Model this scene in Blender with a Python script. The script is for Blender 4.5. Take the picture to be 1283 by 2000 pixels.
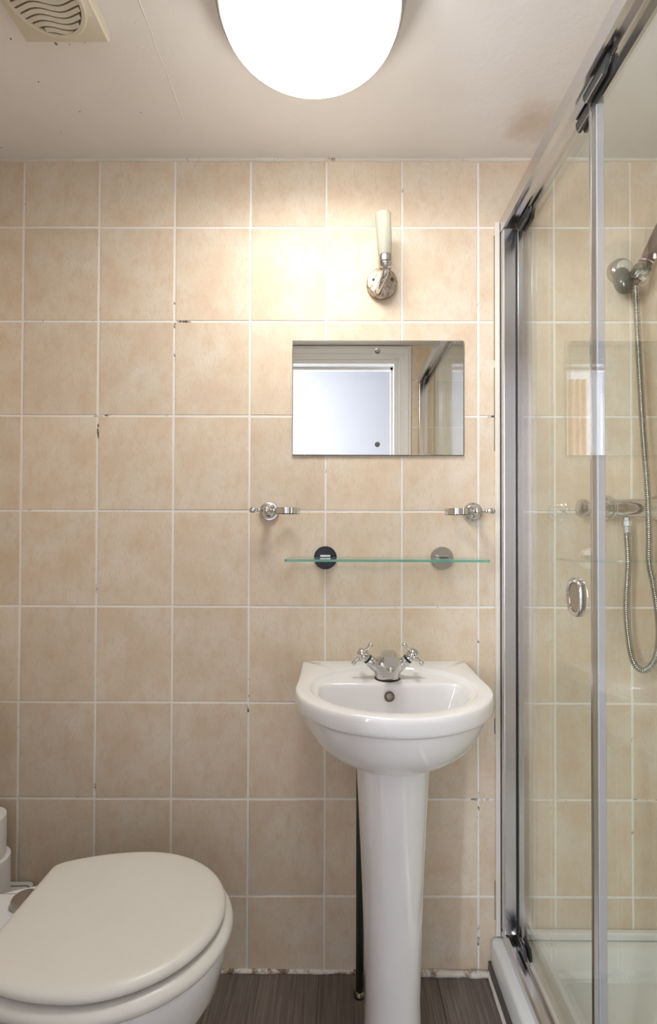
import bpy, bmesh, math, random
from mathutils import Vector, Matrix, Euler, noise

random.seed(7)
for o in list(bpy.data.objects): bpy.data.objects.remove(o)
scene = bpy.context.scene
COL = scene.collection
PI = math.pi

# ------------------------------------------------------------------ camera
def make_camera():
    cd = bpy.data.cameras.new('camera'); co = bpy.data.objects.new('camera', cd); COL.objects.link(co)
    yaw, pitch, roll = .00339, .0126, .00276
    fw = Vector((-math.sin(yaw)*math.cos(pitch), math.cos(yaw)*math.cos(pitch), math.sin(pitch)))
    r = Vector((math.cos(yaw), math.sin(yaw), 0)); u = r.cross(fw)
    r2 = math.cos(roll)*r + math.sin(roll)*u; u2 = -math.sin(roll)*r + math.cos(roll)*u
    m = Matrix((r2, u2, -fw)).transposed().to_4x4(); m.translation = (0, -1.3, 1.1492)
    co.matrix_world = m
    cd.sensor_width = 36; cd.lens = 965*36/2000
    cd.shift_x = -15.8/2000; cd.shift_y = 24.5/2000
    cd.clip_start = .01
    scene.camera = co
make_camera()

# ------------------------------------------------------------------ world, daylight, exposure
w = bpy.data.worlds.new('world'); scene.world = w; w.use_nodes = True
w.node_tree.nodes['Background'].inputs[0].default_value = (.80, .90, 1, 1)
w.node_tree.nodes['Background'].inputs[1].default_value = 5.0
def area_light(name, loc, rot, sx, sy, power, color):
    ld = bpy.data.lights.new(name, 'AREA'); ld.shape = 'RECTANGLE'; ld.size = sx; ld.size_y = sy
    ld.energy = power; ld.color = color
    o = bpy.data.objects.new(name, ld); COL.objects.link(o); o.location = loc; o.rotation_euler = rot
    return o
# daylight entering through the hallway window (behind the photographer)
area_light('window_daylight', (-1.45, -2.53, 1.5), (PI/2, 0, 0), .66, 1.3, 115, (.88, .92, 1))
scene.view_settings.view_transform = 'Standard'
scene.view_settings.look = 'None'
scene.view_settings.exposure = 0.32
scene.view_settings.gamma = 1.0
scene.view_settings.use_curve_mapping = False
LAMP_STRENGTH = 24.5

# ------------------------------------------------------------------ materials
MATS = {}
def mat(name, color, rough=.5, metal=0.0, spec=.5, coat=0.0):
    m = bpy.data.materials.new(name); m.use_nodes = True
    b = m.node_tree.nodes['Principled BSDF']
    b.inputs['Base Color'].default_value = (*color, 1); b.inputs['Roughness'].default_value = rough
    b.inputs['Metallic'].default_value = metal; b.inputs['Specular IOR Level'].default_value = spec
    b.inputs['Coat Weight'].default_value = coat
    MATS[name] = m
    return m
class NT:
    def __init__(s, m): s.t = m.node_tree; s.b = s.t.nodes.get('Principled BSDF')
    def n(s, kind, **kw):
        nd = s.t.nodes.new(kind)
        for k, v in kw.items(): setattr(nd, k, v)
        return nd
    def l(s, a, b): s.t.links.new(a, b)
    def noise(s, vec, scale, detail=4, rough=.55):
        nd = s.n('ShaderNodeTexNoise'); nd.inputs['Scale'].default_value = scale
        nd.inputs['Detail'].default_value = detail; nd.inputs['Roughness'].default_value = rough
        s.l(vec, nd.inputs['Vector']); return nd.outputs['Fac']
    def ramp(s, fac, stops):
        nd = s.n('ShaderNodeValToRGB'); e = nd.color_ramp.elements
        while len(e) < len(stops): e.new(.5)
        for el, (p, c) in zip(e, stops): el.position = p; el.color = c if len(c) == 4 else (*c, 1)
        s.l(fac, nd.inputs[0]); return nd.outputs[0]
    def mix(s, fac, a, b, mode='MIX'):
        nd = s.n('ShaderNodeMix', data_type='RGBA', blend_type=mode)
        if isinstance(fac, (int, float)): nd.inputs[0].default_value = fac
        else: s.l(fac, nd.inputs[0])
        for v, i in ((a, 6), (b, 7)):
            if isinstance(v, tuple): nd.inputs[i].default_value = (*v[:3], 1)
            else: s.l(v, nd.inputs[i])
        return nd.outputs[2]
    def math(s, op, a, b=None, c=None):
        nd = s.n('ShaderNodeMath', operation=op)
        for i, v in enumerate((a, b, c)):
            if v is None: continue
            if isinstance(v, (int, float)): nd.inputs[i].default_value = v
            else: s.l(v, nd.inputs[i])
        return nd.outputs[0]
    def mapping(s, vec, scale=(1, 1, 1), loc=(0, 0, 0)):
        nd = s.n('ShaderNodeMapping'); nd.inputs['Scale'].default_value = scale; nd.inputs['Location'].default_value = loc
        s.l(vec, nd.inputs['Vector']); return nd.outputs[0]
    def bump(s, h, strength, dist=.002):
        nd = s.n('ShaderNodeBump'); nd.inputs['Strength'].default_value = strength; nd.inputs['Distance'].default_value = dist
        s.l(h, nd.inputs['Height']); s.l(nd.outputs[0], s.b.inputs['Normal'])

def tile_material():
    m = mat('tile_glaze', (.68, .54, .41), .28, 0, .3); k = NT(m)
    tc = k.n('ShaderNodeTexCoord'); oi = k.n('ShaderNodeObjectInfo')
    off = k.n('ShaderNodeVectorMath', operation='SCALE'); cx = k.n('ShaderNodeCombineXYZ')
    k.l(oi.outputs['Random'], cx.inputs[0]); k.l(oi.outputs['Random'], cx.inputs[2])
    k.l(cx.outputs[0], off.inputs[0]); off.inputs['Scale'].default_value = 37
    add = k.n('ShaderNodeVectorMath', operation='ADD'); k.l(tc.outputs['Object'], add.inputs[0]); k.l(off.outputs[0], add.inputs[1])
    v = add.outputs[0]
    big = k.noise(v, 9, 3, .5)
    med = k.noise(k.mapping(v, (1, 1, .55)), 34, 5, .65)
    fine = k.noise(k.mapping(v, (3, 3, .8)), 90, 4, .6)
    c1 = k.ramp(big, [(.32, (.71, .57, .42)), (.5, (.745, .63, .49)), (.68, (.77, .68, .56))])
    c2 = k.mix(k.math('MULTIPLY', k.ramp(med, [(.48, (0, 0, 0)), (.68, (1, 1, 1))]), .5), c1, (.66, .48, .32))
    c3 = k.mix(k.math('MULTIPLY', k.ramp(fine, [(.50, (0, 0, 0)), (.70, (1, 1, 1))]), .42), c2, (.56, .455, .35))
    hv = k.n('ShaderNodeHueSaturation'); k.l(c3, hv.inputs['Color'])
    k.l(k.math('MULTIPLY_ADD', oi.outputs['Random'], .09, .955), hv.inputs['Value'])
    k.l(hv.outputs[0], k.b.inputs['Base Color'])
    k.l(k.math('MULTIPLY_ADD', med, .2, .42), k.b.inputs['Roughness'])
    k.bump(med, .12, .001)
tile_material()

def grout_material():
    m = mat('grout', (.78, .73, .66), .8); k = NT(m)
    tc = k.n('ShaderNodeTexCoord'); v = tc.outputs['Object']
    a = k.noise(v, 6, 4); b = k.noise(v, 45, 3)
    dirt = k.ramp(k.math('MULTIPLY', a, k.math('ADD', b, .35)), [(.565, (0, 0, 0)), (.64, (1, 1, 1))])
    c = k.mix(k.noise(v, 3, 2), (.88, .84, .77), (.84, .82, .79))
    k.l(k.mix(dirt, c, (.12, .09, .065)), k.b.inputs['Base Color'])
grout_material()

def ceiling_material():
    m = mat('ceiling_paint', (.76, .71, .67), .6); k = NT(m)
    tc = k.n('ShaderNodeTexCoord'); v = tc.outputs['Object']
    c = k.mix(k.ramp(k.noise(v, 3, 3), [(.4, (0, 0, 0)), (.7, (1, 1, 1))]), (.85, .825, .81), (.82, .78, .75))
    # brown damp stain
    d = k.n('ShaderNodeVectorMath', operation='DISTANCE'); k.l(v, d.inputs[0]); d.inputs[1].default_value = (.47, -.12, 2.136)
    s = k.math('SUBTRACT', k.math('ADD', k.math('MULTIPLY', k.noise(v, 22, 4), .09), .03), d.outputs['Value'])
    c = k.mix(k.math('MULTIPLY', k.ramp(s, [(.0, (0, 0, 0)), (.05, (1, 1, 1))]), .55), c, (.60, .45, .31))
    # mould specks towards the fan corner
    vo = k.n('ShaderNodeTexVoronoi'); vo.inputs['Scale'].default_value = 48; k.l(v, vo.inputs['Vector'])
    sp = k.math('LESS_THAN', vo.outputs['Distance'], k.math('MULTIPLY', k.ramp(k.noise(v, 14, 3), [(.50, (0, 0, 0)), (.70, (1, 1, 1))]), .17))
    d2 = k.n('ShaderNodeVectorMath', operation='DISTANCE'); k.l(v, d2.inputs[0]); d2.inputs[1].default_value = (-.72, -.16, 2.136)
    near = k.ramp(d2.outputs['Value'], [(.15, (1, 1, 1)), (.42, (0, 0, 0))])
    c = k.mix(k.math('MULTIPLY', sp, near), c, (.10, .08, .07))
    k.l(c, k.b.inputs['Base Color'])
    h = k.math('ADD', k.math('MULTIPLY', k.noise(v, 16, 3), .8), k.math('MULTIPLY', k.noise(v, 120, 2), .12))
    k.bump(h, .35, .006)
ceiling_material()

def plank_material():
    m = mat('vinyl_plank', (.1, .08, .07), .42); k = NT(m)
    tc = k.n('ShaderNodeTexCoord'); oi = k.n('ShaderNodeObjectInfo'); v = tc.outputs['Object']
    cx = k.n('ShaderNodeCombineXYZ'); k.l(k.math('MULTIPLY', oi.outputs['Random'], 19), cx.inputs[0])
    add = k.n('ShaderNodeVectorMath', operation='ADD'); k.l(v, add.inputs[0]); k.l(cx.outputs[0], add.inputs[1])
    g = k.noise(k.mapping(add.outputs[0], (70, 2.2, 1)), 2.4, 6, .7)
    g2 = k.noise(k.mapping(add.outputs[0], (16, 1.1, 1)), 2.0, 3, .6)
    c = k.ramp(g, [(.28, (.085, .064, .054)), (.5, (.16, .128, .108)), (.70, (.29, .245, .21))])
    c = k.mix(k.math('MULTIPLY', g2, .5), c, (.17, .14, .12))
    hv = k.n('ShaderNodeHueSaturation'); k.l(c, hv.inputs['Color'])
    k.l(k.math('MULTIPLY_ADD', oi.outputs['Random'], .25, .88), hv.inputs['Value'])
    k.l(hv.outputs[0], k.b.inputs['Base Color']); k.bump(g, .15, .001)
plank_material()

def sealant_material(name, amount):
    m = mat(name, (.75, .70, .60), .5); k = NT(m)
    v = k.n('ShaderNodeTexCoord').outputs['Object']
    f = k.ramp(k.noise(v, 17, 6, .75), [(.62-amount, (0, 0, 0)), (.72-amount, (1, 1, 1))])
    d = k.mix(k.noise(v, 60, 3), (.10, .06, .03), (.30, .19, .10))
    k.l(k.mix(f, (.74, .69, .61), d), k.b.inputs['Base Color'])
sealant_material('sealant_dirty', .14)
sealant_material('sealant_stained', .0)
sealant_material('sealant_clean', -.03)

def pitted_material():
    m = mat('pitted_chrome', (.62, .57, .50), .25, 1.0); k = NT(m)
    v = k.n('ShaderNodeTexCoord').outputs['Object']
    f = k.ramp(k.noise(v, 95, 6, .75), [(.45, (0, 0, 0)), (.60, (1, 1, 1))])
    k.l(k.mix(f, (.52, .48, .42), (.30, .21, .12)), k.b.inputs['Base Color'])
    k.l(k.math('MULTIPLY_ADD', f, .3, .3), k.b.inputs['Roughness']); k.bump(f, .25, .001)
pitted_material()

def seat_material():
    m = mat('seat_plastic', (.66, .62, .54), .33); k = NT(m)
    v = k.n('ShaderNodeTexCoord').outputs['Object']
    k.l(k.mix(k.noise(v, 8, 3), (.74, .72, .665), (.70, .675, .615)), k.b.inputs['Base Color'])
    k.bump(k.noise(v, 420, 2), .12, .0006)
seat_material()

def paper_material():
    m = mat('tissue_paper', (.80, .78, .74), .95); k = NT(m)
    v = k.n('ShaderNodeTexCoord').outputs['Object']
    k.bump(k.noise(v, 130, 4), .5, .002)
paper_material()

def wrap_material():   # printed plastic wrap: pale film with dark lettering strokes and a green band
    m = mat('printed_wrap', (.55, .53, .49), .25); k = NT(m)
    v = k.n('ShaderNodeTexCoord').outputs['Object']
    wv = k.n('ShaderNodeTexWave', wave_type='RINGS'); wv.inputs['Scale'].default_value = 11; wv.inputs['Distortion'].default_value = 6
    wv.inputs['Detail'].default_value = 1; k.l(k.mapping(v, (1, 1, 0)), wv.inputs['Vector'])
    s = k.ramp(wv.outputs['Fac'], [(.80, (0, 0, 0)), (.90, (1, 1, 1))])
    c = k.mix(k.math('MULTIPLY', s, .8), (.60, .58, .54), (.12, .12, .11))
    sx = k.n('ShaderNodeSeparateXYZ'); k.l(v, sx.inputs[0])
    g = k.math('LESS_THAN', k.math('ADD', sx.outputs[1], k.math('MULTIPLY', k.noise(v, 30, 2), .02)), -.028)
    k.l(k.mix(k.math('MULTIPLY', g, .7), c, (.10, .16, .11)), k.b.inputs['Base Color'])
wrap_material()

def glass_material(name, tint, base=.04):
    m = bpy.data.materials.new(name); m.use_nodes = True; t = m.node_tree; t.nodes.clear()
    k = NT(m); out = k.n('ShaderNodeOutputMaterial')
    tr = k.n('ShaderNodeBsdfTransparent'); tr.inputs[0].default_value = (*tint, 1)
    gl = k.n('ShaderNodeBsdfGlossy'); gl.inputs['Roughness'].default_value = .0; gl.inputs['Color'].default_value = (1, 1, 1, 1)
    lw = k.n('ShaderNodeLayerWeight'); lw.inputs[0].default_value = .5
    f = k.math('MULTIPLY_ADD', k.math('POWER', lw.outputs['Facing'], 5.0), 1-base, base)   # Schlick fresnel
    mx = k.n('ShaderNodeMixShader'); k.l(f, mx.inputs[0]); k.l(tr.outputs[0], mx.inputs[1]); k.l(gl.outputs[0], mx.inputs[2])
    k.l(mx.outputs[0], out.inputs[0]); MATS[name] = m
glass_material('screen_glass', (.935, .955, .935), .05)
glass_material('shelf_glass', (.93, .975, .95))

def shelf_edge():
    m = mat('shelf_edge', (.22, .50, .40), .08); m.node_tree.nodes['Principled BSDF'].inputs['Transmission Weight'].default_value = .45
shelf_edge()
def frosted():
    m = mat('frosted_glass', (.86, .87, .80), .45); b = m.node_tree.nodes['Principled BSDF']
    b.inputs['Transmission Weight'].default_value = .75; b.inputs['IOR'].default_value = 1.12
frosted()
def diffuser():
    m = mat('lit_diffuser', (.9, .9, .9), .5); b = m.node_tree.nodes['Principled BSDF']
    b.inputs['Emission Color'].default_value = (1, .972, .93, 1); b.inputs['Emission Strength'].default_value = LAMP_STRENGTH
diffuser()

mat('chrome', (.64, .64, .64), .07, 1.0)
mat('chrome_dark_reflection', (.04, .04, .045), .05, 1.0)  # left shelf bracket: chrome with a dark reflection painted into its colour
mat('satin_chrome', (.52, .50, .47), .22, 1.0)
mat('polished_aluminium', (.66, .65, .66), .20, 1.0)
mat('hose_steel', (.40, .39, .37), .25, 1.0)
mat('mirror_silver', (.93, .94, .92), .0, 1.0)
mat('mirror_edge', (.16, .17, .15), .3)
mat('ceramic', (.80, .79, .785), .08, 0, .5, .5)
mat('acrylic_tray', (.80, .81, .79), .18)
mat('white_gloss', (.80, .80, .79), .25)
mat('hall_paint', (.66, .66, .68), .6)
mat('fan_plastic', (.66, .61, .50), .4)
mat('dark_recess', (.055, .045, .038), .8)
mat('rubber_black', (.02, .02, .025), .4)
mat('seal_plastic', (.50, .47, .54), .25)
mat('roller_plastic', (.035, .035, .035), .35)
mat('lamp_rim', (.35, .35, .34), .3, .9)
mat('screw_metal', (.16, .14, .12), .4, .8)
mat('hinge_metal', (.42, .38, .35), .3, .9)
mat('brown_gloss', (.13, .05, .035), .4)
mat('grey_plastic', (.11, .115, .105), .25, .5)
mat('pale_button', (.66, .63, .55), .35)
mat('handle_tint', (.24, .20, .14), .25, .3)
mat('dark_pipe', (.03, .038, .03), .3)
mat('brass_ring', (.22, .21, .16), .3, 1.0)
mat('plinth_dark', (.09, .085, .08), .5)
mat('cardboard', (.40, .30, .20), .9)
mat('logo_grey', (.30, .30, .29), .5)
mat('curtain_peach', (.72, .46, .31), .9)
mat('carpet_hall', (.40, .36, .32), .95)
mat('overflow_beige', (.40, .36, .29), .5)

# ------------------------------------------------------------------ mesh helpers
def link(name, bm, m, parent=None, smooth=True, angle=None):
    me = bpy.data.meshes.new(name); bmesh.ops.recalc_face_normals(bm, faces=bm.faces[:]); bm.to_mesh(me); bm.free()
    o = bpy.data.objects.new(name, me); COL.objects.link(o)
    me.materials.append(MATS[m])
    if smooth:
        me.polygons.foreach_set('use_smooth', [True]*len(me.polygons))
        if angle: me.set_sharp_from_angle(angle=math.radians(angle))
    if parent: o.parent = parent
    return o
def tag(o, label=None, cat=None, group=None, kind=None):
    if label: o['label'] = label
    if cat: o['category'] = cat
    if group: o['group'] = group
    if kind: o['kind'] = kind
    return o
def thing(name, loc, label, cat, group=None):
    o = bpy.data.objects.new(name, None); COL.objects.link(o); o.location = loc; o.empty_display_size = .05
    return tag(o, label, cat, group)
def nbm(): return bmesh.new()
def box(bm, x0, x1, y0, y1, z0, z1, bev=0, seg=2):
    g = bmesh.ops.create_cube(bm, size=1)
    vs = g['verts']
    for v in vs: v.co = Vector(((x0+x1)/2+v.co.x*(x1-x0), (y0+y1)/2+v.co.y*(y1-y0), (z0+z1)/2+v.co.z*(z1-z0)))
    if bev:
        es = list({e for v in vs for e in v.link_edges})
        bmesh.ops.bevel(bm, geom=es, offset=bev, segments=seg, affect='EDGES', profile=.5)
    return bm
def loft(bm, rings, cap0=True, cap1=True, closed=True):
    vr = [[bm.verts.new(p) for p in r] for r in rings]; n = len(rings[0])
    for a, b in zip(vr, vr[1:]):
        for i in range(n if closed else n-1):
            j = (i+1) % n
            bm.faces.new((a[i], a[j], b[j], b[i]))
    if cap0: bm.faces.new(vr[0][::-1])
    if cap1: bm.faces.new(vr[-1])
    return bm
def frame(axis):
    a = Vector(axis).normalized(); t = Vector((0, 0, 1)) if abs(a.z) < .9 else Vector((1, 0, 0))
    u = t.cross(a).normalized(); return u, a.cross(u), a
def lathe(bm, prof, origin=(0, 0, 0), axis=(0, 0, 1), n=40, cap=True):
    u, v, a = frame(axis); o = Vector(origin)
    rings = [[o + a*h + (u*math.cos(2*PI*i/n) + v*math.sin(2*PI*i/n))*max(r, 1e-5) for i in range(n)] for r, h in prof]
    return loft(bm, rings, cap, cap)
def tube(bm, pts, rad, n=12, cap=True):
    pts = [Vector(p) for p in pts]; rings = []; pu = None
    for i, p in enumerate(pts):
        d = (pts[min(i+1, len(pts)-1)] - pts[max(i-1, 0)]).normalized()
        if pu is None: u = frame(d)[0]
        else: u = (pu - d*pu.dot(d)).normalized()
        pu = u; v = d.cross(u); r = rad[i] if isinstance(rad, (list, tuple)) else rad
        rings.append([p + (u*math.cos(2*PI*k/n) + v*math.sin(2*PI*k/n))*r for k in range(n)])
    return loft(bm, rings, cap, cap)
def sphere(bm, c, r, n=20, scale=(1, 1, 1)):
    g = bmesh.ops.create_uvsphere(bm, u_segments=n, v_segments=n//2, radius=r)
    for v in g['verts']: v.co = Vector((v.co.x*scale[0]+c[0], v.co.y*scale[1]+c[1], v.co.z*scale[2]+c[2]))
    return bm
def catmull(P, k=10):
    P = [Vector(p) for p in P]; Q = [2*P[0]-P[1]] + P + [2*P[-1]-P[-2]]; out = []
    for i in range(1, len(Q)-2):
        a, b, c, d = Q[i-1:i+3]
        for j in range(k):
            t = j/k
            out.append(.5*((2*b) + (c-a)*t + (2*a-5*b+4*c-d)*t*t + (3*b-a-3*c+d)*t**3))
    return out + [P[-1]]
def prism(bm, outline, h0, h1, place):
    """outline: 2-D points, place(u,v,h)->3-D"""
    return loft(bm, [[place(u, v, h0) for u, v in outline], [place(u, v, h1) for u, v in outline]])
def copy_tree(root, loc):
    r = root.copy(); COL.objects.link(r); r.location = loc
    for ch in root.children:
        c = ch.copy(); COL.objects.link(c); c.parent = r
        for g in ch.children:
            d = g.copy(); COL.objects.link(d); d.parent = c
    return r

# ------------------------------------------------------------------ room dimensions
XL, XR = -.97, 1.22          # left wall, right wall (inside the shower)
YF = -1.34                   # face of the wall with the doorway
ZC = 2.136                   # ceiling
TW, TH, J = .2008, .2509, .0050
XJ0, ZJ0 = .368, .197
DX0, DX1, DZ = -.60, .317, 2.062   # doorway

def zrows():
    zs = [0]; z = ZJ0
    while z < ZC-.02: zs.append(z); z += TH
    return zs + [ZC]
_tile_cache = {}
def tile_mesh(wd, ht):
    key = (round(wd, 4), round(ht, 4))
    if key in _tile_cache: return _tile_cache[key]
    bm = nbm(); c = .0016
    rings = []
    for (ins, y) in ((0, .007), (0, .0014), (c*.35, .0004), (c, 0)):
        a, b = wd/2-ins, ht/2-ins
        rings.append([(-a, y, -b), (a, y, -b), (a, y, b), (-a, y, b)])
    loft(bm, rings, False, True)
    bmesh.ops.recalc_face_normals(bm, faces=bm.faces[:])
    me = bpy.data.meshes.new('tile'); bm.to_mesh(me); bm.free(); me.materials.append(MATS['tile_glaze'])
    me.polygons.foreach_set('use_smooth', [False]*len(me.polygons))
    _tile_cache[key] = me
    return me
def lay_tiles(wall, cuts_u, place, rotz, skip=None):
    zs = zrows()
    for a, b in zip(cuts_u, cuts_u[1:]):
        if b-a < .012: continue
        for z0, z1 in zip(zs, zs[1:]):
            if skip and skip((a+b)/2, (z0+z1)/2): continue
            o = bpy.data.objects.new('tile', tile_mesh(b-a-J, z1-z0-J)); COL.objects.link(o)
            o.location = place((a+b)/2, (z0+z1)/2, random.uniform(0, .0005))
            o.rotation_euler = (random.uniform(-.0012, .0012), random.uniform(-.002, .002), rotz + random.uniform(-.0012, .0012))
            o.parent = wall
def struct(name, bm, m, parent=None, smooth=False):
    o = link(name, bm, m, parent, smooth); o['kind'] = 'structure'; return o

# back wall -----------------------------------------------------------------
wall_back = struct('wall_back', box(nbm(), XL-.1, XR+.1, .0010, .12, -.02, ZC+.02), 'grout')
us = [XL]; k = -7
while XJ0 + k*TW < XR: 
    if XJ0+k*TW > XL+.01: us.append(XJ0+k*TW)
    k += 1
us.append(XR)
lay_tiles(wall_back, us, lambda u, z, d: (u, -d, z), 0)
# left wall: faces +x
wall_left = struct('wall_left', box(nbm(), XL-.12, XL-.0010, YF-.12, .0022, -.02, ZC+.02), 'grout')
vs = [YF] + [-.1-.2008*i for i in range(6, -1, -1) if -.1-.2008*i > YF] + [0]
lay_tiles(wall_left, vs, lambda u, z, d: (XL+d, u, z), PI/2)
wall_right = struct('wall_right', box(nbm(), XR+.0010, XR+.12, YF-.12, .0022, -.02, ZC+.02), 'grout')
lay_tiles(wall_right, vs, lambda u, z, d: (XR-d, u, z), -PI/2)
# wall with the doorway (behind the photographer, seen in the mirror)
bm = nbm()
box(bm, XL-.12, DX0, YF-.12, YF-.0010, -.02, ZC+.02); box(bm, DX1, XR+.12, YF-.12, YF-.0010, -.02, ZC+.02)
box(bm, DX0, DX1, YF-.12, YF-.0010, DZ, ZC+.02)
wall_front = struct('wall_front', bm, 'grout')
lay_tiles(wall_front, [XL, -.8, DX0-.06], lambda u, z, d: (u, YF+d, z), PI)
lay_tiles(wall_front, [DX1+.06, .5, .7, .9, 1.1, XR], lambda u, z, d: (u, YF+d, z), PI)

# floor, ceiling --------------------------------------------------------------
floor = struct('floor', box(nbm(), XL-.1, XR+.1, -1.47, .1, -.06, -.0025), 'plinth_dark')
PW = .1524; x = -.2-6*PW
pm = None
while x < .43:
    x0, x1 = max(x, XL), min(x+PW, .43)
    if x1-x0 > .01:
        o = link('plank', box(nbm(), -(x1-x0)/2+.0006, (x1-x0)/2-.0006, -1.46/2, 1.46/2, -.004, 0, .0008, 1), 'vinyl_plank', floor, False)
        o.location = ((x0+x1)/2, -.73, 0)
    x += PW
ceiling = struct('ceiling', box(nbm(), XL-.1, XR+.1, -1.46, .1, ZC, ZC+.05), 'ceiling_paint')
# raised paint ridge across the ceiling
bm = nbm(); P = []
for i in range(60):
    t = i/59
    P.append((-.374+.004*noise.noise((t*9, 0, 3)), -.50+.40*t, ZC+.0003))
tube(bm, P, [.0009+.0016*abs(noise.noise((i*.35, 5, 1))) for i in range(60)], 6)
link('paint_ridge', bm, 'ceiling_paint', ceiling)

def bead(name, p0, p1, r, seed, m, n=160, jit=.5, lift=None):
    bm = nbm(); p0, p1 = Vector(p0), Vector(p1); pts = []; rr = []
    for i in range(n+1):
        t = i/n; q = p0.lerp(p1, t)
        ln = (p1-p0).length; k = 1 + jit*noise.noise((t*ln*16, seed, 0)) + .4*jit*noise.noise((t*ln*41, seed, 4))
        pts.append(q); rr.append(max(r*k, .0008))
    tube(bm, pts, rr, 8)
    return tag(link(name, bm, m), kind='structure')
bead('trim_1', (XL, -.001, .003), (.39, -.001, .003), .0062, 1, 'sealant_dirty')
bead('trim_2', (XL, .0, ZC-.002), (XR, .0, ZC-.002), .0055, 2, 'sealant_stained', jit=.7)
bead('trim_3', (.15, -.004, .004), (.40, -.010, .006), .0095, 5, 'sealant_dirty')
bead('trim_4', (.392, -.004, .006), (.388, -.42, .003), .006, 9, 'sealant_stained')

# doorway lining and architrave ------------------------------------------------
def architrave():
    bm = nbm()
    prof = [(0, 0), (0, .012), (.008, .016), (.016, .013), (.024, .013), (.030, .019), (.050, .021), (.058, .017), (.066, .017), (.068, .012), (.068, 0)]
    # mitred path: up left jamb, across head, down right jamb
    top = DZ+.0
    for side in range(3):
        rings = []
        for (o, h) in prof:
            if side == 0: a, b = (DX0-o, 0), (DX0-o, min(top+o, ZC-.004))
            elif side == 1: a, b = (DX0-o, min(top+o, ZC-.004)), (DX1+o, min(top+o, ZC-.004))
            else: a, b = (DX1+o, min(top+o, ZC-.004)), (DX1+o, 0)
            rings.append([(a[0], YF+h, a[1]), (b[0], YF+h, b[1])])
        for r0, r1 in zip(rings, rings[1:]):
            bm.faces.new([bm.verts.new(p) for p in (r0[0], r0[1], r1[1], r1[0])])
    return struct('trim_5', bm, 'white_gloss')
architrave()
bm = nbm()
box(bm, DX0-.001, DX0+.022, YF-.13, YF+.004, 0, DZ); box(bm, DX1-.022, DX1+.001, YF-.13, YF+.004, 0, DZ)
box(bm, DX0+.022, DX1-.022, YF-.13, YF+.004, DZ-.022, DZ)
box(bm, DX0+.022, DX0+.034, YF-.09, YF-.06, 0, DZ-.022); box(bm, DX1-.034, DX1-.022, YF-.09, YF-.06, 0, DZ-.022)
box(bm, DX0+.022, DX1-.022, YF-.09, YF-.06, DZ-.034, DZ-.022)
struct('trim_6', bm, 'white_gloss')

# hallway behind the photographer (seen only in the mirror) ---------------------
HX0, HX1, HY, HZ = -2.0, 1.3, -2.5, 2.4
WX0, WX1, WZ0, WZ1 = -1.80, -1.11, .85, 2.2
bm = nbm()
box(bm, HX0, WX0, HY-.12, HY, 0, HZ); box(bm, WX1, HX1, HY-.12, HY, 0, HZ)
box(bm, WX0, WX1, HY-.12, HY, 0, WZ0); box(bm, WX0, WX1, HY-.12, HY, WZ1, HZ)
struct('wall_hall_far', bm, 'hall_paint')
struct('wall_hall_left', box(nbm(), HX0-.1, HX0, HY-.12, YF-.12, 0, HZ), 'hall_paint')
struct('wall_hall_right', box(nbm(), HX1, HX1+.1, HY-.12, YF-.12, 0, HZ), 'hall_paint')
bm = nbm()
box(bm, HX0, DX0-.0, YF-.14, YF-.121, 0, HZ); box(bm, DX1, HX1, YF-.14, YF-.121, 0, HZ); box(bm, DX0, DX1, YF-.14, YF-.121, DZ, HZ)
struct('wall_hall_near', bm, 'hall_paint')
struct('ceiling_hall', box(nbm(), HX0-.1, HX1+.1, HY-.12, YF-.12, HZ, HZ+.05), 'hall_paint')
struct('floor_hall', box(nbm(), HX0-.1, HX1+.1, HY-.12, -1.47, -.06, -.003), 'carpet_hall')
win = struct('window_1', box(nbm(), WX0, WX0+.05, HY-.08, HY-.03, WZ0, WZ1, .004), 'white_gloss')
for nm, b in (('window_stile', (WX1-.05, WX1, HY-.08, HY-.03, WZ0, WZ1)), ('window_rail', (WX0+.05, WX1-.05, HY-.08, HY-.03, WZ0, WZ0+.06)),
              ('window_rail', (WX0+.05, WX1-.05, HY-.08, HY-.03, WZ1-.05, WZ1))):
    link(nm, box(nbm(), *b, .004), 'white_gloss', win, False)
link('pane', box(nbm(), WX0+.05, WX1-.05, HY-.058, HY-.052, WZ0+.06, WZ1-.05), 'screen_glass', win, False)
# curtain at the side of the hallway window
bm = nbm(); f, b_ = [], []
for i in range(61):
    t = i/60; xx = -.945+.21*t; yy = HY+.055+.022*math.sin(t*2*PI*4.5)
    f.append((xx, yy+.002)); b_.append((xx, yy-.002))
prism(bm, f+b_[::-1], .12, 2.3, lambda u, v, h: (u, v, h))
tag(link('curtain', bm, 'curtain_peach'), 'peach fabric curtain hanging in the hallway, seen as a reflection', 'curtain')

# ------------------------------------------------------------------ shower tray
tray = thing('shower_tray', (0, 0, 0), 'white raised shower tray under the sliding glass screen', 'shower tray')
def rrect(x0, x1, y0, y1, r, n=6):
    out = []
    for cx, cy, a in ((x1-r, y1-r, 0), (x0+r, y1-r, PI/2), (x0+r, y0+r, PI), (x1-r, y0+r, 1.5*PI)):
        for i in range(n+1): out.append((cx+r*math.cos(a+PI/2*i/n), cy+r*math.sin(a+PI/2*i/n)))
    return out
TX0, TX1, TY0, TY1 = .398, XR-.001, YF+.002, -.001
bm = nbm(); rings = []
for ins, z, r in ((0, .034, .012), (0, .088, .012), (.003, .095, .012), (.010, .098, .012), (.062, .098, .05), (.072, .094, .055), (.080, .078, .06), (.098, .042, .07), (.115, .034, .08), (.2, .031, .1)):
    rings.append([(a, b, z) for a, b in rrect(TX0+ins, TX1-ins*.6, TY0+ins*.6, TY1-ins*.55, r)])
loft(bm, rings)
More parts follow.
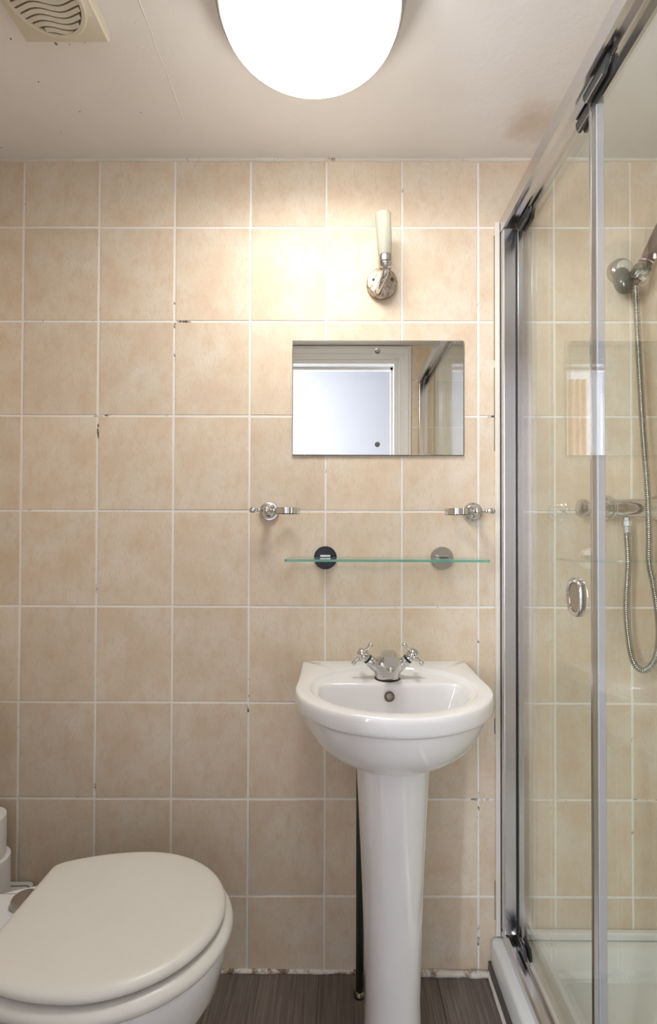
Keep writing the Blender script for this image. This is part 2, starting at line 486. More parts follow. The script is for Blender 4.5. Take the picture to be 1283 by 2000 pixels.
link('basin', bm, 'acrylic_tray', tray, True, 50)
bm = nbm(); box(bm, .486, TX1, -.018, -.001, .0985, .118, .004)   # upstand against the tiles
link('upstand', bm, 'acrylic_tray', tray, False)
link('plinth', box(nbm(), TX0-.006, TX0+.012, TY0, TY1, 0, .034, .002), 'plinth_dark', tray, False)
bm = nbm(); lathe(bm, [(.045, .031), (.045, .035), (.038, .038), (0, .039)], (.85, -.67, 0))
link('drain_cover', bm, 'chrome', tray)

# ------------------------------------------------------------------ shower screen
scr = thing('shower_screen', (0, 0, 0), 'chrome framed sliding glass shower screen from tiled wall to tiled wall', 'shower screen')
RX0, RX1 = .424, .482
ZB, ZT = .098, 1.934          # foot and underside of the top rail
def channel(y0, y1, nm):
    bm = nbm(); box(bm, RX0+.0012, RX0+.046, y0, y1, ZB+.024, ZT-.0005, .0025)
    o = link(nm, bm, 'polished_aluminium', scr, False)
    return o
ch = channel(-.030, -.0005, 'wall_channel'); channel(YF+.0005, YF+.030, 'wall_channel')
bm = nbm(); box(bm, RX0-.013, RX0-.0005, -.0075, -.0005, .10, ZT+.03, .002); link('sealant_strip', bm, 'sealant_stained', ch, False)
for z0, z1 in ((.14, .24), (.62, .66), (1.36, 1.58), (1.60, 1.93)):
    link('mould_line', box(nbm(), RX0-.0145, RX0-.0128, -.0032, -.0005, z0, z1), 'handle_tint', ch, False)
# top rail: box with a lower lip and a groove, underside visible
bm = nbm()
prof = [(RX0, ZT), (RX0, ZT+.036), (RX0+.004, ZT+.040), (RX1-.004, ZT+.040), (RX1, ZT+.036), (RX1, ZT+.004), (RX1-.006, ZT+.004), (RX1-.006, ZT+.016), (RX0+.034, ZT+.016), (RX0+.034, ZT+.004), (RX0+.028, ZT+.004), (RX0+.028, ZT+.016), (RX0+.007, ZT+.016), (RX0+.007, ZT)]
prism(bm, prof, YF+.001, -.001, lambda u, v, h: (u, h, v))
link('top_rail', bm, 'polished_aluminium', scr, False)
bm = nbm()
prof = [(RX0, ZB), (RX0, ZB+.018), (RX0+.006, ZB+.022), (RX0+.010, ZB+.022), (RX0+.012, ZB+.010), (RX0+.030, ZB+.010), (RX0+.032, ZB+.022), (RX0+.036, ZB+.022), (RX0+.05, ZB+.006), (RX0+.054, ZB)]
prism(bm, prof, YF+.001, -.001, lambda u, v, h: (u, h, v))
link('bottom_rail', bm, 'polished_aluminium', scr, False)
GX_A, GX_B = .4655, .4515     # sliding door, second leaf
def leaf(nm, gx, y0, y1):
    bm = nbm(); box(bm, gx-.003, gx+.003, y0, y1, ZB+.030, ZT-.008)
    return link(nm, bm, 'screen_glass', scr, False)
doorA = leaf('sliding_door', GX_A, -.420, -.036)
doorB = leaf('sliding_door', GX_B, YF+.033, -.420)
def vstrip(par, nm, x0, x1, y0, y1, m, z0=ZB+.026, z1=ZT-.006):
    return link(nm, box(nbm(), x0, x1, y0, y1, z0, z1, .001, 1), m, par, False)
# strip beside the wall: pale aluminium with a black gasket
vstrip(doorA, 'edge_strip', GX_A-.007, GX_A+.007, -.041, -.033, 'polished_aluminium')
vstrip(doorA, 'gasket', GX_A-.010, GX_A-.003, -.0325, -.0295, 'rubber_black')
# meeting strips of the two leaves
vstrip(doorA, 'edge_strip', GX_A-.0078, GX_A+.006, -.428, -.416, 'seal_plastic')
vstrip(doorB, 'edge_strip', GX_B-.0030, GX_B+.0058, -.426, -.418, 'polished_aluminium')
vstrip(doorB, 'edge_strip', GX_B-.006, GX_B+.006, YF+.030, YF+.038, 'polished_aluminium')
def roller(par, gx, y, hl, top=True):
    s = 1 if top else -1; zb = (ZT-.012) if top else (ZB+.030)
    out = [(-hl, .004), (-hl*.72, -.012), (hl*.72, -.012), (hl, .004), (hl, .012), (-hl, .012)]
    bm = nbm()
    prism(bm, out, -.009, -.0035, lambda u, v, h: (gx+h, y+u, zb+s*v))
    prism(bm, out, .0035, .009, lambda u, v, h: (gx+h, y+u, zb+s*v))
    link('roller_housing', bm, 'roller_plastic', par, False)
    bm = nbm()
    if top:
        for d in (-.6, .6): lathe(bm, [(.0085, -.003), (.0095, -.002), (.0095, .002), (.0085, .003)], (gx, y+d*hl, zb+.012), (1, 0, 0), 20)
    prism(bm, [(-hl*.70, -.0120), (hl*.70, -.0120), (hl*.70, -.0095), (-hl*.70, -.0095)], -.0105, -.0092, lambda u, v, h: (gx+h, y+u, zb+s*v))
    link('roller_wheel' if top else 'roller_clip', bm, 'satin_chrome', par, True, 40)
roller(doorA, GX_A-.001, -.080, .036); roller(doorA, GX_A-.001, -.386, .030); roller(doorB, GX_B-.004, -.458, .040); roller(doorB, GX_B-.004, YF+.10, .040)
roller(doorA, GX_A-.006, -.075, .026, False); roller(doorB, GX_B-.006, YF+.10, .026, False)
# oval pull set in the door glass
def oval(a, b, n=40, p=2.6):
    o = []
    for i in range(n):
        t = 2*PI*i/n; c, s = math.cos(t), math.sin(t)
        o.append((a*math.copysign(abs(c)**(2/p), c), b*math.copysign(abs(s)**(2/p), s)))
    return o
HY_, HZ_ = -.333, 1.021
bm = nbm(); rings = []
for a, b, h in ((.031, .038, .0032), (.031, .038, -.0045), (.029, .036, -.0075), (.025, .031, -.0082), (.022, .028, -.006), (.021, .027, .003)):
    rings.append([(GX_A+h, HY_+u, HZ_+v) for u, v in oval(a, b)])
loft(bm, rings, True, False)
hd = link('door_pull', bm, 'chrome', doorA, True, 40)
bm = nbm(); loft(bm, [[(GX_A+h, HY_+u*.99, HZ_+v*.99) for u, v in oval(.0213, .0273)] for h in (-.0048, .002)])
link('finger_recess', bm, 'handle_tint', doorA, False)

# ------------------------------------------------------------------ shower mixer, hose, hand shower
mx = thing('shower_mixer', (.770, 0, 1.207), 'chrome bar shower mixer on the tiles behind the glass', 'shower mixer')
bm = nbm(); lathe(bm, [(.014, -.10), (.019, -.098), (.022, -.085), (.024, -.05), (.024, .05), (.022, .085), (.019, .098), (.014, .10)], (0, -.06, 0), (1, 0, 0), 32)
link('body', bm, 'chrome', mx, True, 40)
for s in (-1, 1):
    bm = nbm(); lathe(bm, [(.0145, 0), (.0145, .028), (.017, .03), (.017, .034), (.012, .037), (.012, .05), (.021, .052), (.024, .056), (.024, .066), (.022, .071), (.010, .075), (0, .076)], (s*.095, -.06, 0), (s, 0, 0), 28)
    link('control_knob', bm, 'chrome', mx, True, 40)
    bm = nbm(); lathe(bm, [(.034, 0), (.034, .004), (.030, .012), (.018, .020), (.014, .024), (.014, .05)], (s*.068, 0, .003), (0, -1, 0), 32)
    link('wall_flange', bm, 'chrome', mx, True, 40)
    bm = nbm(); lathe(bm, [(.025, 0), (.026, .002), (.026, .006), (.025, .008)], (s*.082, -.06, 0), (s, 0, 0), 32)
    link('collar', bm, 'chrome', mx, True, 40)
bm = nbm(); lathe(bm, [(.008, -.020), (.008, -.03), (.011, -.031), (.011, -.044), (.008, -.046), (.007, -.06)], (-.0485, -.06, 0), (0, 0, 1), 6)
link('outlet_nut', bm, 'chrome', mx, False)

C = (0, -1.3, 1.1492)
def at(px, py, y):        # a point of the photograph at depth y (level camera approximation)
    d = y+1.3; return Vector(((px-661)/965*d, y, 1.1492-(py-1037)/965*d))
hp = catmull([at(1243, 556, -.078), at(1246, 640, -.078), at(1251, 740, -.082), at(1257, 850, -.09), at(1264, 950, -.10), at(1267, 1030, -.098), at(1267, 1095, -.085), at(1274, 1135, -.075), at(1282, 1190, -.066), at(1285, 1240, -.062), at(1277, 1285, -.06), at(1256, 1307, -.058), at(1236, 1291, -.057), at(1226, 1245, -.057), at(1222, 1180, -.057), at(1226, 1100, -.058), at(1224, 1050, -.06), (.7215, -.06, 1.1465)], 40)
L = [0]
for a, b in zip(hp, hp[1:]): L.append(L[-1]+(b-a).length)
fine = []; step = .0013; s_ = 0; i = 0
while s_ < L[-1]:
    while i < len(L)-2 and L[i+1] < s_: i += 1
    t = (s_-L[i])/max(L[i+1]-L[i], 1e-9); fine.append(hp[i].lerp(hp[i+1], min(t, 1))); s_ += step
bm = nbm(); tube(bm, fine, [.0072 + .0010*math.sin(k*PI/2) for k in range(len(fine))], 10)
tag(link('shower_hose', bm, 'hose_steel'), 'ribbed steel shower hose looping down beside the mixer', 'hose')

hb = thing('shower_bracket', (.738, 0, 1.80), 'grey wall bracket with pale button holding the hand shower', 'bracket')
bm = nbm(); lathe(bm, [(.032, 0), (.033, .003), (.031, .016), (.024, .024), (.020, .026)], (0, -.0005, .033), (0, -1, 0), 36)
link('wall_rose', bm, 'satin_chrome', hb, True, 40)
bm = nbm(); lathe(bm, [(.019, .022), (.019, .029), (.016, .033), (.009, .034), (.008, .0365), (0, .037)], (.0, 0, .033), (0, -1, 0), 32)
link('button', bm, 'pale_button', hb, True, 40)
bm = nbm()
tube(bm, catmull([(-.006, -.020, .020), (-.012, -.036, .004), (-.013, -.048, -.020), (-.008, -.052, -.046)], 6), [.017, .0175, .018, .0185, .019, .0195, .020, .0205, .021, .0212, .0215, .0215, .0212, .0205, .0195, .018, .016, .012, .005], 20)
link('cradle_arm', bm, 'grey_plastic', hb)
bm = nbm(); lathe(bm, [(.010, -.016), (.019, -.016), (.0215, -.012), (.0215, .016), (.019, .020), (.010, .020)], (.018, -.062, -.004), (.35, -.30, .88), 28)
link('cradle_socket', bm, 'grey_plastic', hb, True, 40)
hs = thing('hand_shower', (.758, -.064, 1.80), 'brown handled hand shower cut by the right edge of the picture', 'hand shower')
ax = Vector((.35, -.30, .88)).normalized()
bm = nbm(); tube(bm, [ax*-.05, ax*-.03, ax*.0, ax*.03, ax*.1, ax*.19], [.006, .010, .0130, .0165, .0195, .0195], 20)
link('handle', bm, 'brown_gloss', hs)
bm = nbm(); lathe(bm, [(.012, -.018), (.030, -.012), (.042, 0), (.043, .008), (.038, .011), (0, .012)], ax*.215, (-.3, -.75, -.55), 36)
link('spray_head', bm, 'chrome', hs, True, 40)
bm = nbm(); lathe(bm, [(.0175, 0), (.0188, .001), (.0188, .005), (.0175, .006)], ax*.022, ax, 28)
link('collar_ring', bm, 'chrome', hs, True, 40)

# ------------------------------------------------------------------ wash basin
BX = .121
basin = thing('wash_basin', (BX, 0, .65), 'white ceramic wash basin with chrome tap, fixed to the tiled wall', 'wash basin')
CY = -.205
def d_outline(hw=.2155, fr=.197, n=64):
    pts = []
    for i in range(n+1):                                  # front half ellipse, right to left
        t = -PI*i/n; pts.append((hw*math.cos(t), CY + fr*math.sin(t)))
    # left side up to the wall, along the wall, down the right side
    for i in range(1, 15): pts.append((-hw + .002*math.sin(PI*i/15), CY + (-.012-CY)*i/15))
    pts += [(-hw, -.012), (-hw+.003, -.005), (-hw+.010, -.001)]
    for i in range(1, 24): pts.append((-hw+.010+(2*hw-.02)*i/24, -.001))
    pts += [(hw-.010, -.001), (hw-.003, -.005), (hw, -.012)]
    for i in range(1, 15): pts.append((hw - .002*math.sin(PI*i/15), -.012 + (CY+.012)*i/15))
    return pts
D = d_outline()
ANG = [math.atan2(p[1]-CY, p[0]) for p in D]
def sc(s, z, back=1.0):      # scaled outer outline; the back keeps close to the wall
    return [(p[0]*s, (CY+(p[1]-CY)*s) if p[1] < CY else (CY+(p[1]-CY)*(s**back)), z-.65) for p in D]
def ell(a, b, z, cy=CY, clip=None):
    out = []
    for t in ANG:
        c, s = math.cos(t), math.sin(t); r = 1/math.sqrt((c/a)**2+(s/b)**2)
        if clip is not None and s > 0: 
            rc = clip/s
            r = (r**-14 + rc**-14)**(-1/14)
        out.append((r*c, cy+r*s, z-.65))
    return out
rings = [sc(.30, .647), sc(.40, .650), sc(.54, .662), sc(.675, .679, .8), sc(.79, .702, .6), sc(.87, .730, .4), sc(.915, .752, .2), sc(.935, .763, .1), sc(.945, .767, .1), sc(.955, .769, .05), sc(.975, .7705, 0), sc(.990, .774, 0), sc(.9985, .780, 0), sc(1, .789, 0), sc(.9985, .798, 0), sc(.992, .8045, 0), sc(.982, .8075, 0), sc(.965, .8085, 0)]
rings += [ell(.186, .166, .8085), ell(.183, .163, .8075), ell(.180, .160, .804), ell(.177, .157, .8005), ell(.172, .153, .7985)]
rings += [ell(.168, .150, .7978, clip=.052), ell(.166, .148, .7968, clip=.049), ell(.164, .146, .7935, clip=.047), ell(.161, .143, .787, clip=.0455), ell(.153, .135, .76, clip=.042), ell(.140, .120, .73, clip=.038), ell(.115, .098, .703, clip=.034), ell(.075, .065, .688, clip=.028), ell(.024, .024, .684, clip=.022)]
bm = nbm(); loft(bm, rings)
link('bowl', bm, 'ceramic', basin, True, 60)
bm = nbm(); lathe(bm, [(.0095, 0), (.0115, .0015), (.0118, .003), (.0105, .004), (.0088, .003), (.0085, .001)], (-.003, CY+.0425, .770-.65), (0, -1, .12), 32, False)
ov = link('overflow_ring', bm, 'screw_metal', basin)
bm = nbm(); lathe(bm, [(.0092, .0002), (.009, .0016), (0, .0022)], (-.003, CY+.0425, .770-.65), (0, -1, .12), 28)
link('overflow_hole', bm, 'overflow_beige', basin)
bm = nbm(); lathe(bm, [(.021, .0345), (.021, .0365), (.017, .038), (.0, .0385)], (0, CY, 0), (0, 0, 1), 28)
link('waste_fitting', bm, 'chrome', basin)
bm = nbm()
for i, (a, b) in enumerate(((-.187, -.183), (-.1815, -.1785), (-.177, -.172), (-.1705, -.1655))): box(bm, a, b, -.026, -.021, .1584, .1588)
link('maker_mark', bm, 'logo_grey', basin, False)

ped = thing('basin_pedestal', (BX, -.2, 0), 'tall white ceramic pedestal under the wash basin', 'pedestal')
bm = nbm(); rings = []
for z, hw, hd in ((0, .068, .085), (.02, .067, .084), (.05, .062, .078), (.15, .060, .074), (.3, .064, .074), (.45, .070, .075), (.58, .0765, .077), (.62, .079, .078), (.6465, .0815, .079)):
    r = []
    for i in range(48):
        t = 2*PI*i/48; c, s = math.cos(t), math.sin(t); p = 2.5
        r.append((hw*math.copysign(abs(c)**(2/p), c), hd*math.copysign(abs(s)**(2/p), s) if s < 0 else hd*s*.9, z))
    rings.append(r)
loft(bm, rings); link('column', bm, 'ceramic', ped, True, 60)

wp = thing('waste_pipe', (.056, -.062, 0), 'thin dark vertical pipe behind the left of the basin pedestal', 'pipe')
bm = nbm(); tube(bm, [(0, 0, .004), (0, 0, .30), (0, 0, .655)], .0095, 16); link('pipe', bm, 'dark_pipe', wp)
bm = nbm(); lathe(bm, [(.015, .0), (.015, .005), (.012, .009), (.0100, .012)], (0, 0, .0005), (0, 0, 1), 24); link('collar', bm, 'brass_ring', wp)

# ------------------------------------------------------------------ basin tap
tap = thing('basin_tap', (BX-.003, -.118, .7975), 'chrome basin mixer tap with two cross handles', 'tap')
bm = nbm(); rings = []
for z, hx, hy, p in ((0, .0265, .024, 2.4), (.004, .0275, .025, 2.4), (.012, .030, .026, 2.0), (.024, .037, .0265, 1.8), (.034, .043, .026, 1.8), (.042, .041, .025, 2), (.048, .032, .023, 2.2), (.052, .018, .016, 2)):
    r = []
    for i in range(32):
        t = 2*PI*i/32; c, s = math.cos(t), math.sin(t)
        r.append((hx*math.copysign(abs(c)**(2/p), c), hy*math.copysign(abs(s)**(2/p), s), z))
    rings.append(r)
loft(bm, rings); link('body', bm, 'chrome', tap, True, 50)
bm = nbm(); lathe(bm, [(.031, 0), (.031, .0015), (.028, .003)], (0, 0, -.0003), (0, 0, 1), 32); link('base_gasket', bm, 'rubber_black', tap, True, 40)
bm = nbm(); rings = []
sp = catmull([(0, .006, .040), (0, -.022, .058), (0, -.058, .067), (0, -.092, .062)], 8)
for i, p in enumerate(sp):
    d = (sp[min(i+1, len(sp)-1)]-sp[max(i-1, 0)]).normalized(); u = Vector((1, 0, 0)); v = u.cross(d)
    t = i/(len(sp)-1); a, b = .021-.004*t, .016-.003*t
    rings.append([p + u*x_ + v*y_ for x_, y_ in oval(a, b, 24, 3.2)])
loft(bm, rings); so = link('spout', bm, 'chrome', tap, True, 50)
bm = nbm(); lathe(bm, [(.010, 0), (.011, -.002), (.011, -.012), (.009, -.014)], (0, -.082, .052), (0, 0, 1), 24); link('aerator', bm, 'satin_chrome', so, True, 40)
for s in (-1, 1):
    a = Vector((s*.70, -.10, .66)).normalized()
    bm = nbm(); lathe(bm, [(.0125, 0), (.0130, .012), (.0120, .020), (.0135, .022), (.0135, .026), (.0105, .030), (.0105, .040)], Vector((s*.024, -.002, .026)), a, 24)
    link('valve_arm', bm, 'chrome', tap, True, 40)
    hub = Vector((s*.024, -.002, .026)) + a*.050
    bm = nbm(); lathe(bm, [(.007, -.013), (.012, -.011), (.0135, -.004), (.0125, .004), (.0085, .010), (.006, .012), (0, .0135)], hub, a, 24)
    h = link('cross_handle', bm, 'chrome', tap, True, 50)
    u = (Vector((s*.66, 0, -.70)) - a*a.dot(Vector((s*.66, 0, -.70)))).normalized(); v = a.cross(u)
    for d in (u, -u, v, -v):
        bm = nbm(); tube(bm, [hub+d*.006, hub+d*.016, hub+d*.023, hub+d*.026, hub+d*.030, hub+d*.0335, hub+d*.0355], [.0052, .0036, .0033, .0050, .0060, .0045, .0012], 14)
        link('spoke', bm, 'chrome', h)
    bm = nbm(); lathe(bm, [(.0095, .0285), (.0118, .030), (.0118, .034), (.0095, .0355)], Vector((s*.024, -.002, .026)), a, 20); link('shadow_ring', bm, 'rubber_black', h)  # solid black ring drawn as the shade between valve arm and handle

# ------------------------------------------------------------------ ceiling light
cl = thing('ceiling_light', (-.052, -.43, ZC), 'round flush ceiling light with glowing white diffuser and grey rim', 'ceiling light')
bm = nbm(); lathe(bm, [(.150, 0), (.172, -.0005), (.174, -.006), (.173, -.030), (.1655, -.064), (.162, -.068), (.1585, -.068), (.150, -.050)], n=96)
link('rim', bm, 'lamp_rim', cl, True, 40)
bm = nbm(); lathe(bm, [(.150, -.056), (.1578, -.066), (.1582, -.074), (.1560, -.080), (.149, -.0845), (.12, -.088), (.06, -.0905), (0, -.091)], n=96)
link('diffuser', bm, 'lit_diffuser', cl)

# ------------------------------------------------------------------ extractor fan in the ceiling
fx, fy, fs = -.536, -.421, .083
fan = thing('extractor_fan', (fx, fy, ZC), 'square cream ceiling extractor fan with wavy louvres', 'extractor fan')
bm = nbm()
R0 = .062; N = 64
# plate with a round opening
def sq(i, h):
    t = 2*PI*(i+.0)/N; c, s = math.cos(t), math.sin(t); k = h/max(abs(c), abs(s)); return (c*k, s*k)
rings = []
for h, z in ((fs, -.0005), (fs, -.022), (fs-.003, -.026)): rings.append([(*sq(i, h), z) for i in range(N)])
for r, z in ((R0+.010, -.028), (R0+.006, -.031), (R0, -.031), (R0, -.010)):
    rings.append([(r*math.cos(2*PI*i/N), r*math.sin(2*PI*i/N), z) for i in range(N)])
loft(bm, rings, False, False); link('face_plate', bm, 'fan_plastic', fan, True, 30)
bm = nbm(); lathe(bm, [(R0+.001, -.008), (R0+.001, -.010), (0, -.010)], n=48); link('dark_duct', bm, 'dark_recess', fan, False)
for j in range(-5, 6):
    y0 = j*.0112; half = math.sqrt(max(R0**2-y0**2, 0))
    if half < .012: continue
    a, b = [], []; n = 28
    for i in range(n+1):
        x_ = -half + 2*half*i/n; yy = y0 + .0048*math.sin(x_/.040*PI*.9) - .05*x_
        a.append((x_, yy))
    bm = nbm(); tri = []
    for (dy, z) in ((-.0036, -.029), (.0030, -.031), (.0046, -.016), (-.0004, -.014)): tri.append([(x_, yy+dy, z) for x_, yy in a])
    ring2 = [[tri[q][i] for q in range(4)] for i in range(n+1)]
    loft(bm, ring2); link('louvre', bm, 'fan_plastic', fan, True, 40)

# ------------------------------------------------------------------ wall lamp
wl = thing('wall_lamp', (.113, 0, 1.799), 'pitted chrome wall lamp with frosted glass tube above the mirror', 'wall lamp')
bm = nbm(); lathe(bm, [(.036, 0), (.040, .002), (.040, .014), (.038, .018), (.034, .020), (0, .0205)], (0, -.0005, 0), (0, -1, 0), 48)
link('back_plate', bm, 'pitted_chrome', wl, True, 35)
for s in (-1, 1):
    bm = nbm(); lathe(bm, [(.0042, .019), (.0042, .022), (.003, .0235), (0, .024)], (s*.0245+.001, 0, .006), (0, -1, 0), 16); link('screw', bm, 'screw_metal', wl, True, 40)
bm = nbm(); tube(bm, catmull([(-.011, -.018, -.026), (-.008, -.034, -.022), (-.003, -.053, -.013), (.003, -.065, -.003), (.004, -.068, .011)], 8), .0082, 16)
link('arm', bm, 'chrome', wl)
bm = nbm(); lathe(bm, [(.011, 0), (.016, .003), (.0178, .009), (.0178, .012), (.0160, .014), (.0182, .016), (.0182, .030), (.0170, .033), (.012, .034)], (.004, -.068, .007), (-.03, -.02, 1), 32)
link('cup', bm, 'satin_chrome', wl, True, 40)
bm = nbm(); T0 = Vector((.003, -.0685, .037)); ax2 = Vector((-.065, -.08, 1))
lathe(bm, [(.0140, 0), (.0165, .004), (.0182, .03), (.0198, .098), (.0200, .104), (.0190, .104), (.0180, .098), (.0164, .03), (.0130, .006)], T0, ax2, 36, True)
link('glass_tube', bm, 'frosted_glass', wl, True, 50)
bm = nbm(); lathe(bm, [(.006, 0), (.0075, .004), (.0075, .055), (.005, .064), (0, .066)], T0, ax2, 20)
link('bulb', bm, 'pale_button', wl)

# ------------------------------------------------------------------ mirror
MX0, MX1, MZ0, MZ1 = -.1215, .3285, 1.3475, 1.6505
mir = thing('wall_mirror', ((MX0+MX1)/2, 0, MZ0), 'rectangular frameless mirror screwed to the tiles', 'mirror')
hw, hh = (MX1-MX0)/2, MZ1-MZ0
bm = nbm(); loft(bm, [[(-hw+i, y, i), (hw-i, y, i), (hw-i, y, hh-i), (-hw+i, y, hh-i)] for i, y in ((0, -.0008), (0, -.0055), (.0012, -.0060))])
link('backing', bm, 'mirror_edge', mir, False)
bm = nbm(); loft(bm, [[(-hw+i, y, i), (hw-i, y, i), (hw-i, y, hh-i), (-hw+i, y, hh-i)] for i, y in ((.0012, -.0061), (.0016, -.0064))])
link('mirror_glass', bm, 'mirror_silver', mir, False)
for z in (.0285, hh-.0285):
    bm = nbm(); lathe(bm, [(.0068, .0064), (.0068, .0085), (.0055, .0105), (0, .011)], (-.0015, 0, z), (0, -1, 0), 20); link('screw_cap', bm, 'screw_metal', mir, True, 40)

# ------------------------------------------------------------------ tumbler holders
def tumbler_holder(loc, s, label):
    t = thing('tumbler_holder', loc, label, 'holder')
    bm = nbm(); lathe(bm, [(.024, 0), (.0255, .002), (.0255, .006), (.0235, .009), (.0195, .0095), (.0185, .013), (.013, .017), (.009, .022)], (0, -.0005, 0), (0, -1, 0), 40)
    link('wall_rose', bm, 'chrome', t, True, 40)
    bm = nbm(); lathe(bm, [(.009, .018), (.007, .025), (.007, .036), (.0098, .042), (.0112, .050), (.0098, .058), (.004, .0615), (0, .062)], (s*.0, 0, 0), (0, -1, 0), 28)
    link('post', bm, 'chrome', t, True, 50)
    bm = nbm(); lathe(bm, [(.006, .006), (.0048, .016), (.0040, .020), (.0058, .0225), (.0040, .025), (.0068, .030), (.0078, .036), (.0066, .042), (.003, .0445), (0, .045)], (0, -.050, .0), (-s, 0, .03), 24)
    link('finial', bm, 'chrome', t, True, 60)
    R = .031; bm = nbm(); n = 64
    rings = []
    for i in range(n):
        a = 2*PI*i/n; c = Vector((s*(.022+R), -.060, -.001)); rd = Vector((math.cos(a), math.sin(a), 0))
        rings.append([c+rd*(R+.0012)+Vector((0, 0, -.0075)), c+rd*(R+.0012)+Vector((0, 0, .0075)), c+rd*(R-.0012)+Vector((0, 0, .0075)), c+rd*(R-.0012)+Vector((0, 0, -.0075))])
    loft(bm, rings+[rings[0]], False, False); bmesh.ops.remove_doubles(bm, verts=bm.verts[:], dist=1e-6)
    link('ring', bm, 'chrome', t, True, 40)
    bm = nbm(); tube(bm, [(s*.006, -.050, 0), (s*.016, -.053, 0), (s*.024, -.056, -.001)], [.0055, .0042, .0050], 14); link('ring_arm', bm, 'chrome', t)
    return t
tumbler_holder((-.181, 0, 1.200), 1, 'empty chrome tumbler holder left above the glass shelf, ring pointing right')
tumbler_holder((.352, 0, 1.199), -1, 'empty chrome tumbler holder beside the shower frame, ring pointing left')

# ------------------------------------------------------------------ glass shelf
sh = thing('glass_shelf', (.117, 0, 1.075), 'green edged glass shelf on two round chrome brackets', 'shelf')
bm = nbm(); prism(bm, rrect(-.2455, .2455, -.122, -.012, .006), 0, .006, lambda u, v, h: (u, v, h))
me_o = link('shelf_pane', bm, 'shelf_glass', sh, False)
me_o.data.materials.append(MATS['shelf_edge'])
for p in me_o.data.polygons:
    if abs(p.normal.z) < .5: p.material_index = 1
for x_, m_ in ((-.1505, 'chrome_dark_reflection'), (.1545, 'satin_chrome')):
    bm = nbm(); lathe(bm, [(.0290, 0), (.0300, .002), (.0300, .006), (.0285, .008), (0, .0085)], (x_, -.0005, .0035), (0, -1, 0), 48)
    br = link('bracket', bm, m_, sh, True, 35)
    bm = nbm(); box(bm, x_-.0135, x_+.0135, -.032, -.008, .0062, .0125, .002); box(bm, x_-.0075, x_+.0075, -.030, -.008, -.0065, -.0002, .002)
    link('clamp', bm, 'chrome', br, False)

# ------------------------------------------------------------------ toilet
TC = -.372
wc = thing('toilet', (-.6, TC, 0), 'white toilet with closed cream lid in the lower left corner', 'toilet')
def egg(L0, hwm, hw0, a_f, n=40, off=0.0, corner=.009):
    """outline in local x (hinge at 0, front at L0), offset outward by off"""
    s0 = L0-a_f; up = []
    for i in range(13):
        s = s0*i/12; up.append((s, hwm-(hwm-hw0)*(1-s/s0)**2))
    for i in range(1, n+1):
        t = PI/2*(1-i/n); up.append((s0+a_f*math.cos(t), hwm*math.sin(t)))
    pts = [(0, -hw0+corner)] + [(corner*.3, -hw0+corner*.3)] + [(x_, -y_) for x_, y_ in up if x_ > corner] + [(x_, y_) for x_, y_ in reversed(up) if x_ > corner and y_ > 1e-6] + [(corner*.3, hw0-corner*.3), (0, hw0-corner)]
    cx, cy = L0*.45, 0
    out = []
    for x_, y_ in pts:
        d = Vector((x_-cx, y_-cy)); l = d.length; d = d*((l+off)/l); out.append((cx+d.x, d.y))
    return out
def slab(outl, prof):
    bm = nbm(); loft(bm, [[(x_, y_, z) for x_, y_ in outl(off)] for off, z in prof]); return bm
lid = lambda off: egg(.389, .172, .128, .205, off=off)
link('lid', slab(lid, [(-.012, .4245), (-.004, .4255), (.0, .430), (.0005, .4345), (-.0025, .4400), (-.008, .4435), (-.016, .4452), (-.03, .4458), (-.06, .4460)]), 'seat_plastic', wc, True, 60)
seat = lambda off: egg(.402, .180, .135, .212, off=off)
link('seat', slab(seat, [(-.012, .3935), (-.002, .396), (.0015, .402), (.0, .410), (-.006, .4165), (-.016, .4195), (-.03, .420)]), 'seat_plastic', wc, True, 60)
# pan: loft of egg outlines from the foot to the rim
bm = nbm(); rings = []
for z, x0, L0, hwm, hw0, af in ((0, -.12, .36, .105, .095, .12), (.03, -.12, .355, .100, .09, .12), (.10, -.12, .355, .098, .088, .12), (.18, -.12, .40, .115, .09, .15), (.25, -.12, .462, .142, .095, .18), (.31, -.12, .500, .163, .10, .20), (.355, -.12, .510, .172, .105, .21), (.380, -.12, .512, .175, .106, .21), (.389, -.118, .505, .172, .104, .208)):
    rings.append([(x_+x0, y_, z) for x_, y_ in egg(L0, hwm, hw0, af)])
loft(bm, rings); link('pan', bm, 'ceramic', wc, True, 60)
bm = nbm(); rings = []
for ins, z in ((0, .30), (0, .395), (.003, .402), (.010, .405)): rings.append([(a, b, z) for a, b in rrect(-.22+ins, .03, -.098+ins, .098-ins, .02)])
loft(bm, rings); link('rear_deck', bm, 'ceramic', wc, True, 50)
for s in (-1, 1):
    bm = nbm(); lathe(bm, [(.023, 0), (.0245, .003), (.0245, .011), (.022, .015), (0, .0165)], (-.022, s*.062, .405), (0, 0, 1), 32); hg = link('hinge', bm, 'hinge_metal', wc, True, 40)
    bm = nbm(); tube(bm, [(-.022, s*.062, .413), (.006, s*.062, .425)], .006, 10); link('hinge_pin', bm, 'hinge_metal', hg)
bm = nbm(); rings = []
for ins, z in ((.012, .405), (.004, .44), (0, .55), (0, .745)): rings.append([(a, b, z) for a, b in rrect(-.368, -.195-ins, -.185+ins, .175-ins, .03)])
loft(bm, rings); link('cistern', bm, 'ceramic', wc, True, 50)
bm = nbm(); rings = []
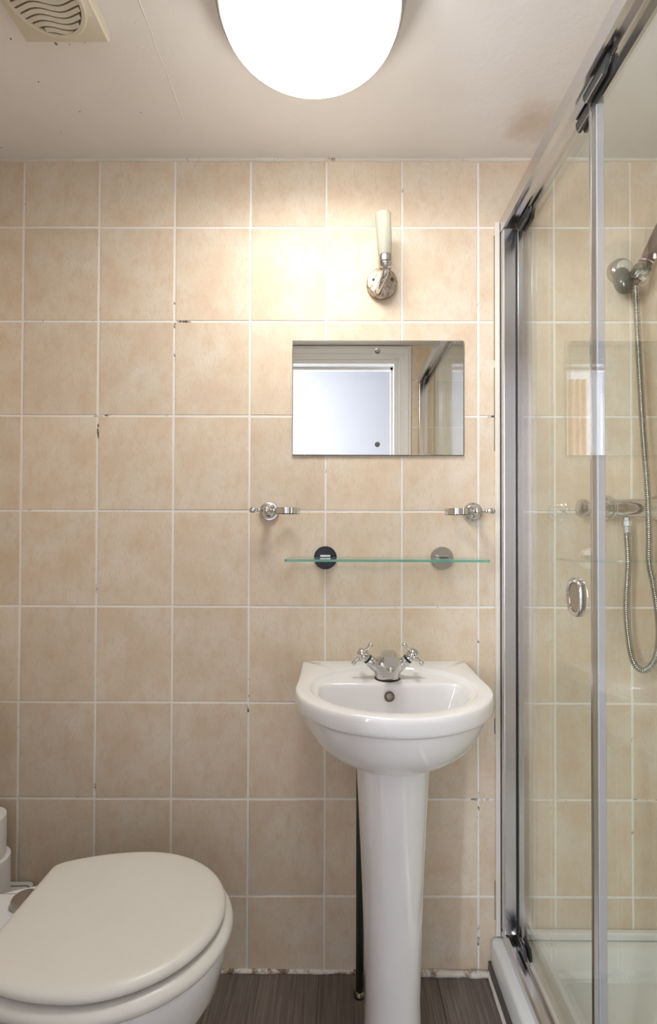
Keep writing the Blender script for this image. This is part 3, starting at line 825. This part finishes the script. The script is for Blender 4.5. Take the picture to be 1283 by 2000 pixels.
for ins, z in ((.0, .746), (-.006, .750), (-.006, .772), (.002, .780)): rings.append([(a, b, z) for a, b in rrect(-.3685, -.195-ins, -.185+ins, .175-ins, .03)])
loft(bm, rings); cis = link('cistern_lid', bm, 'ceramic', wc, True, 50)
bm = nbm(); lathe(bm, [(.022, .780), (.022, .785), (.019, .788), (0, .788)], (-.28, 0, 0), (0, 0, 1), 28); link('flush_button', bm, 'chrome', cis, True, 40)

# ------------------------------------------------------------------ toilet rolls on a wrapped pack
pk = thing('toilet_roll_pack', (-.865, -.075, 0), 'grey printed plastic wrapped pack beneath the toilet rolls', 'pack')
bm = nbm(); box(bm, -.098, .083, -.066, .068, .001, .240, .012, 3)
for v in bm.verts: v.co += Vector((noise.noise(v.co*19), noise.noise(v.co*19+Vector((7, 0, 0))), 0))*.004
link('wrapped_block', bm, 'printed_wrap', pk, True, 40)
bm = nbm(); bmesh.ops.create_grid(bm, x_segments=14, y_segments=4, size=.5)
for v in bm.verts:
    x_, y_ = v.co.x, v.co.y
    v.co = Vector((x_*.15-.005, -.02+y_*.022, .2425+.004*abs(noise.noise(Vector((x_*9, y_*7, 1))))+.002))
bmesh.ops.solidify(bm, geom=bm.faces[:], thickness=.0008)
link('wrap_fold', bm, 'printed_wrap', pk)
def toilet_roll(loc, label):
    t = thing('toilet_roll', loc, label, 'toilet roll', 'toilet rolls stacked beside the toilet')
    bm = nbm(); lathe(bm, [(.0215, .001), (.0525, .0), (.0540, .0015), (.0542, .05), (.0540, .0965), (.0528, .0982), (.0215, .0978)], n=56, cap=False)
    bmesh.ops.bridge_loops(bm, edges=[e for e in bm.edges if e.is_boundary]); link('paper', bm, 'tissue_paper', t, True, 30)
    bm = nbm(); lathe(bm, [(.0212, .001), (.0212, .098), (.0200, .098), (.0200, .001)], n=32, cap=False); link('core', bm, 'cardboard', t)
    return t
toilet_roll((-.867, -.078, .2435), 'lower white toilet roll, standing on the wrapped pack')
toilet_roll((-.877, -.080, .3425), 'upper white toilet roll, topmost of the stack at the left edge')
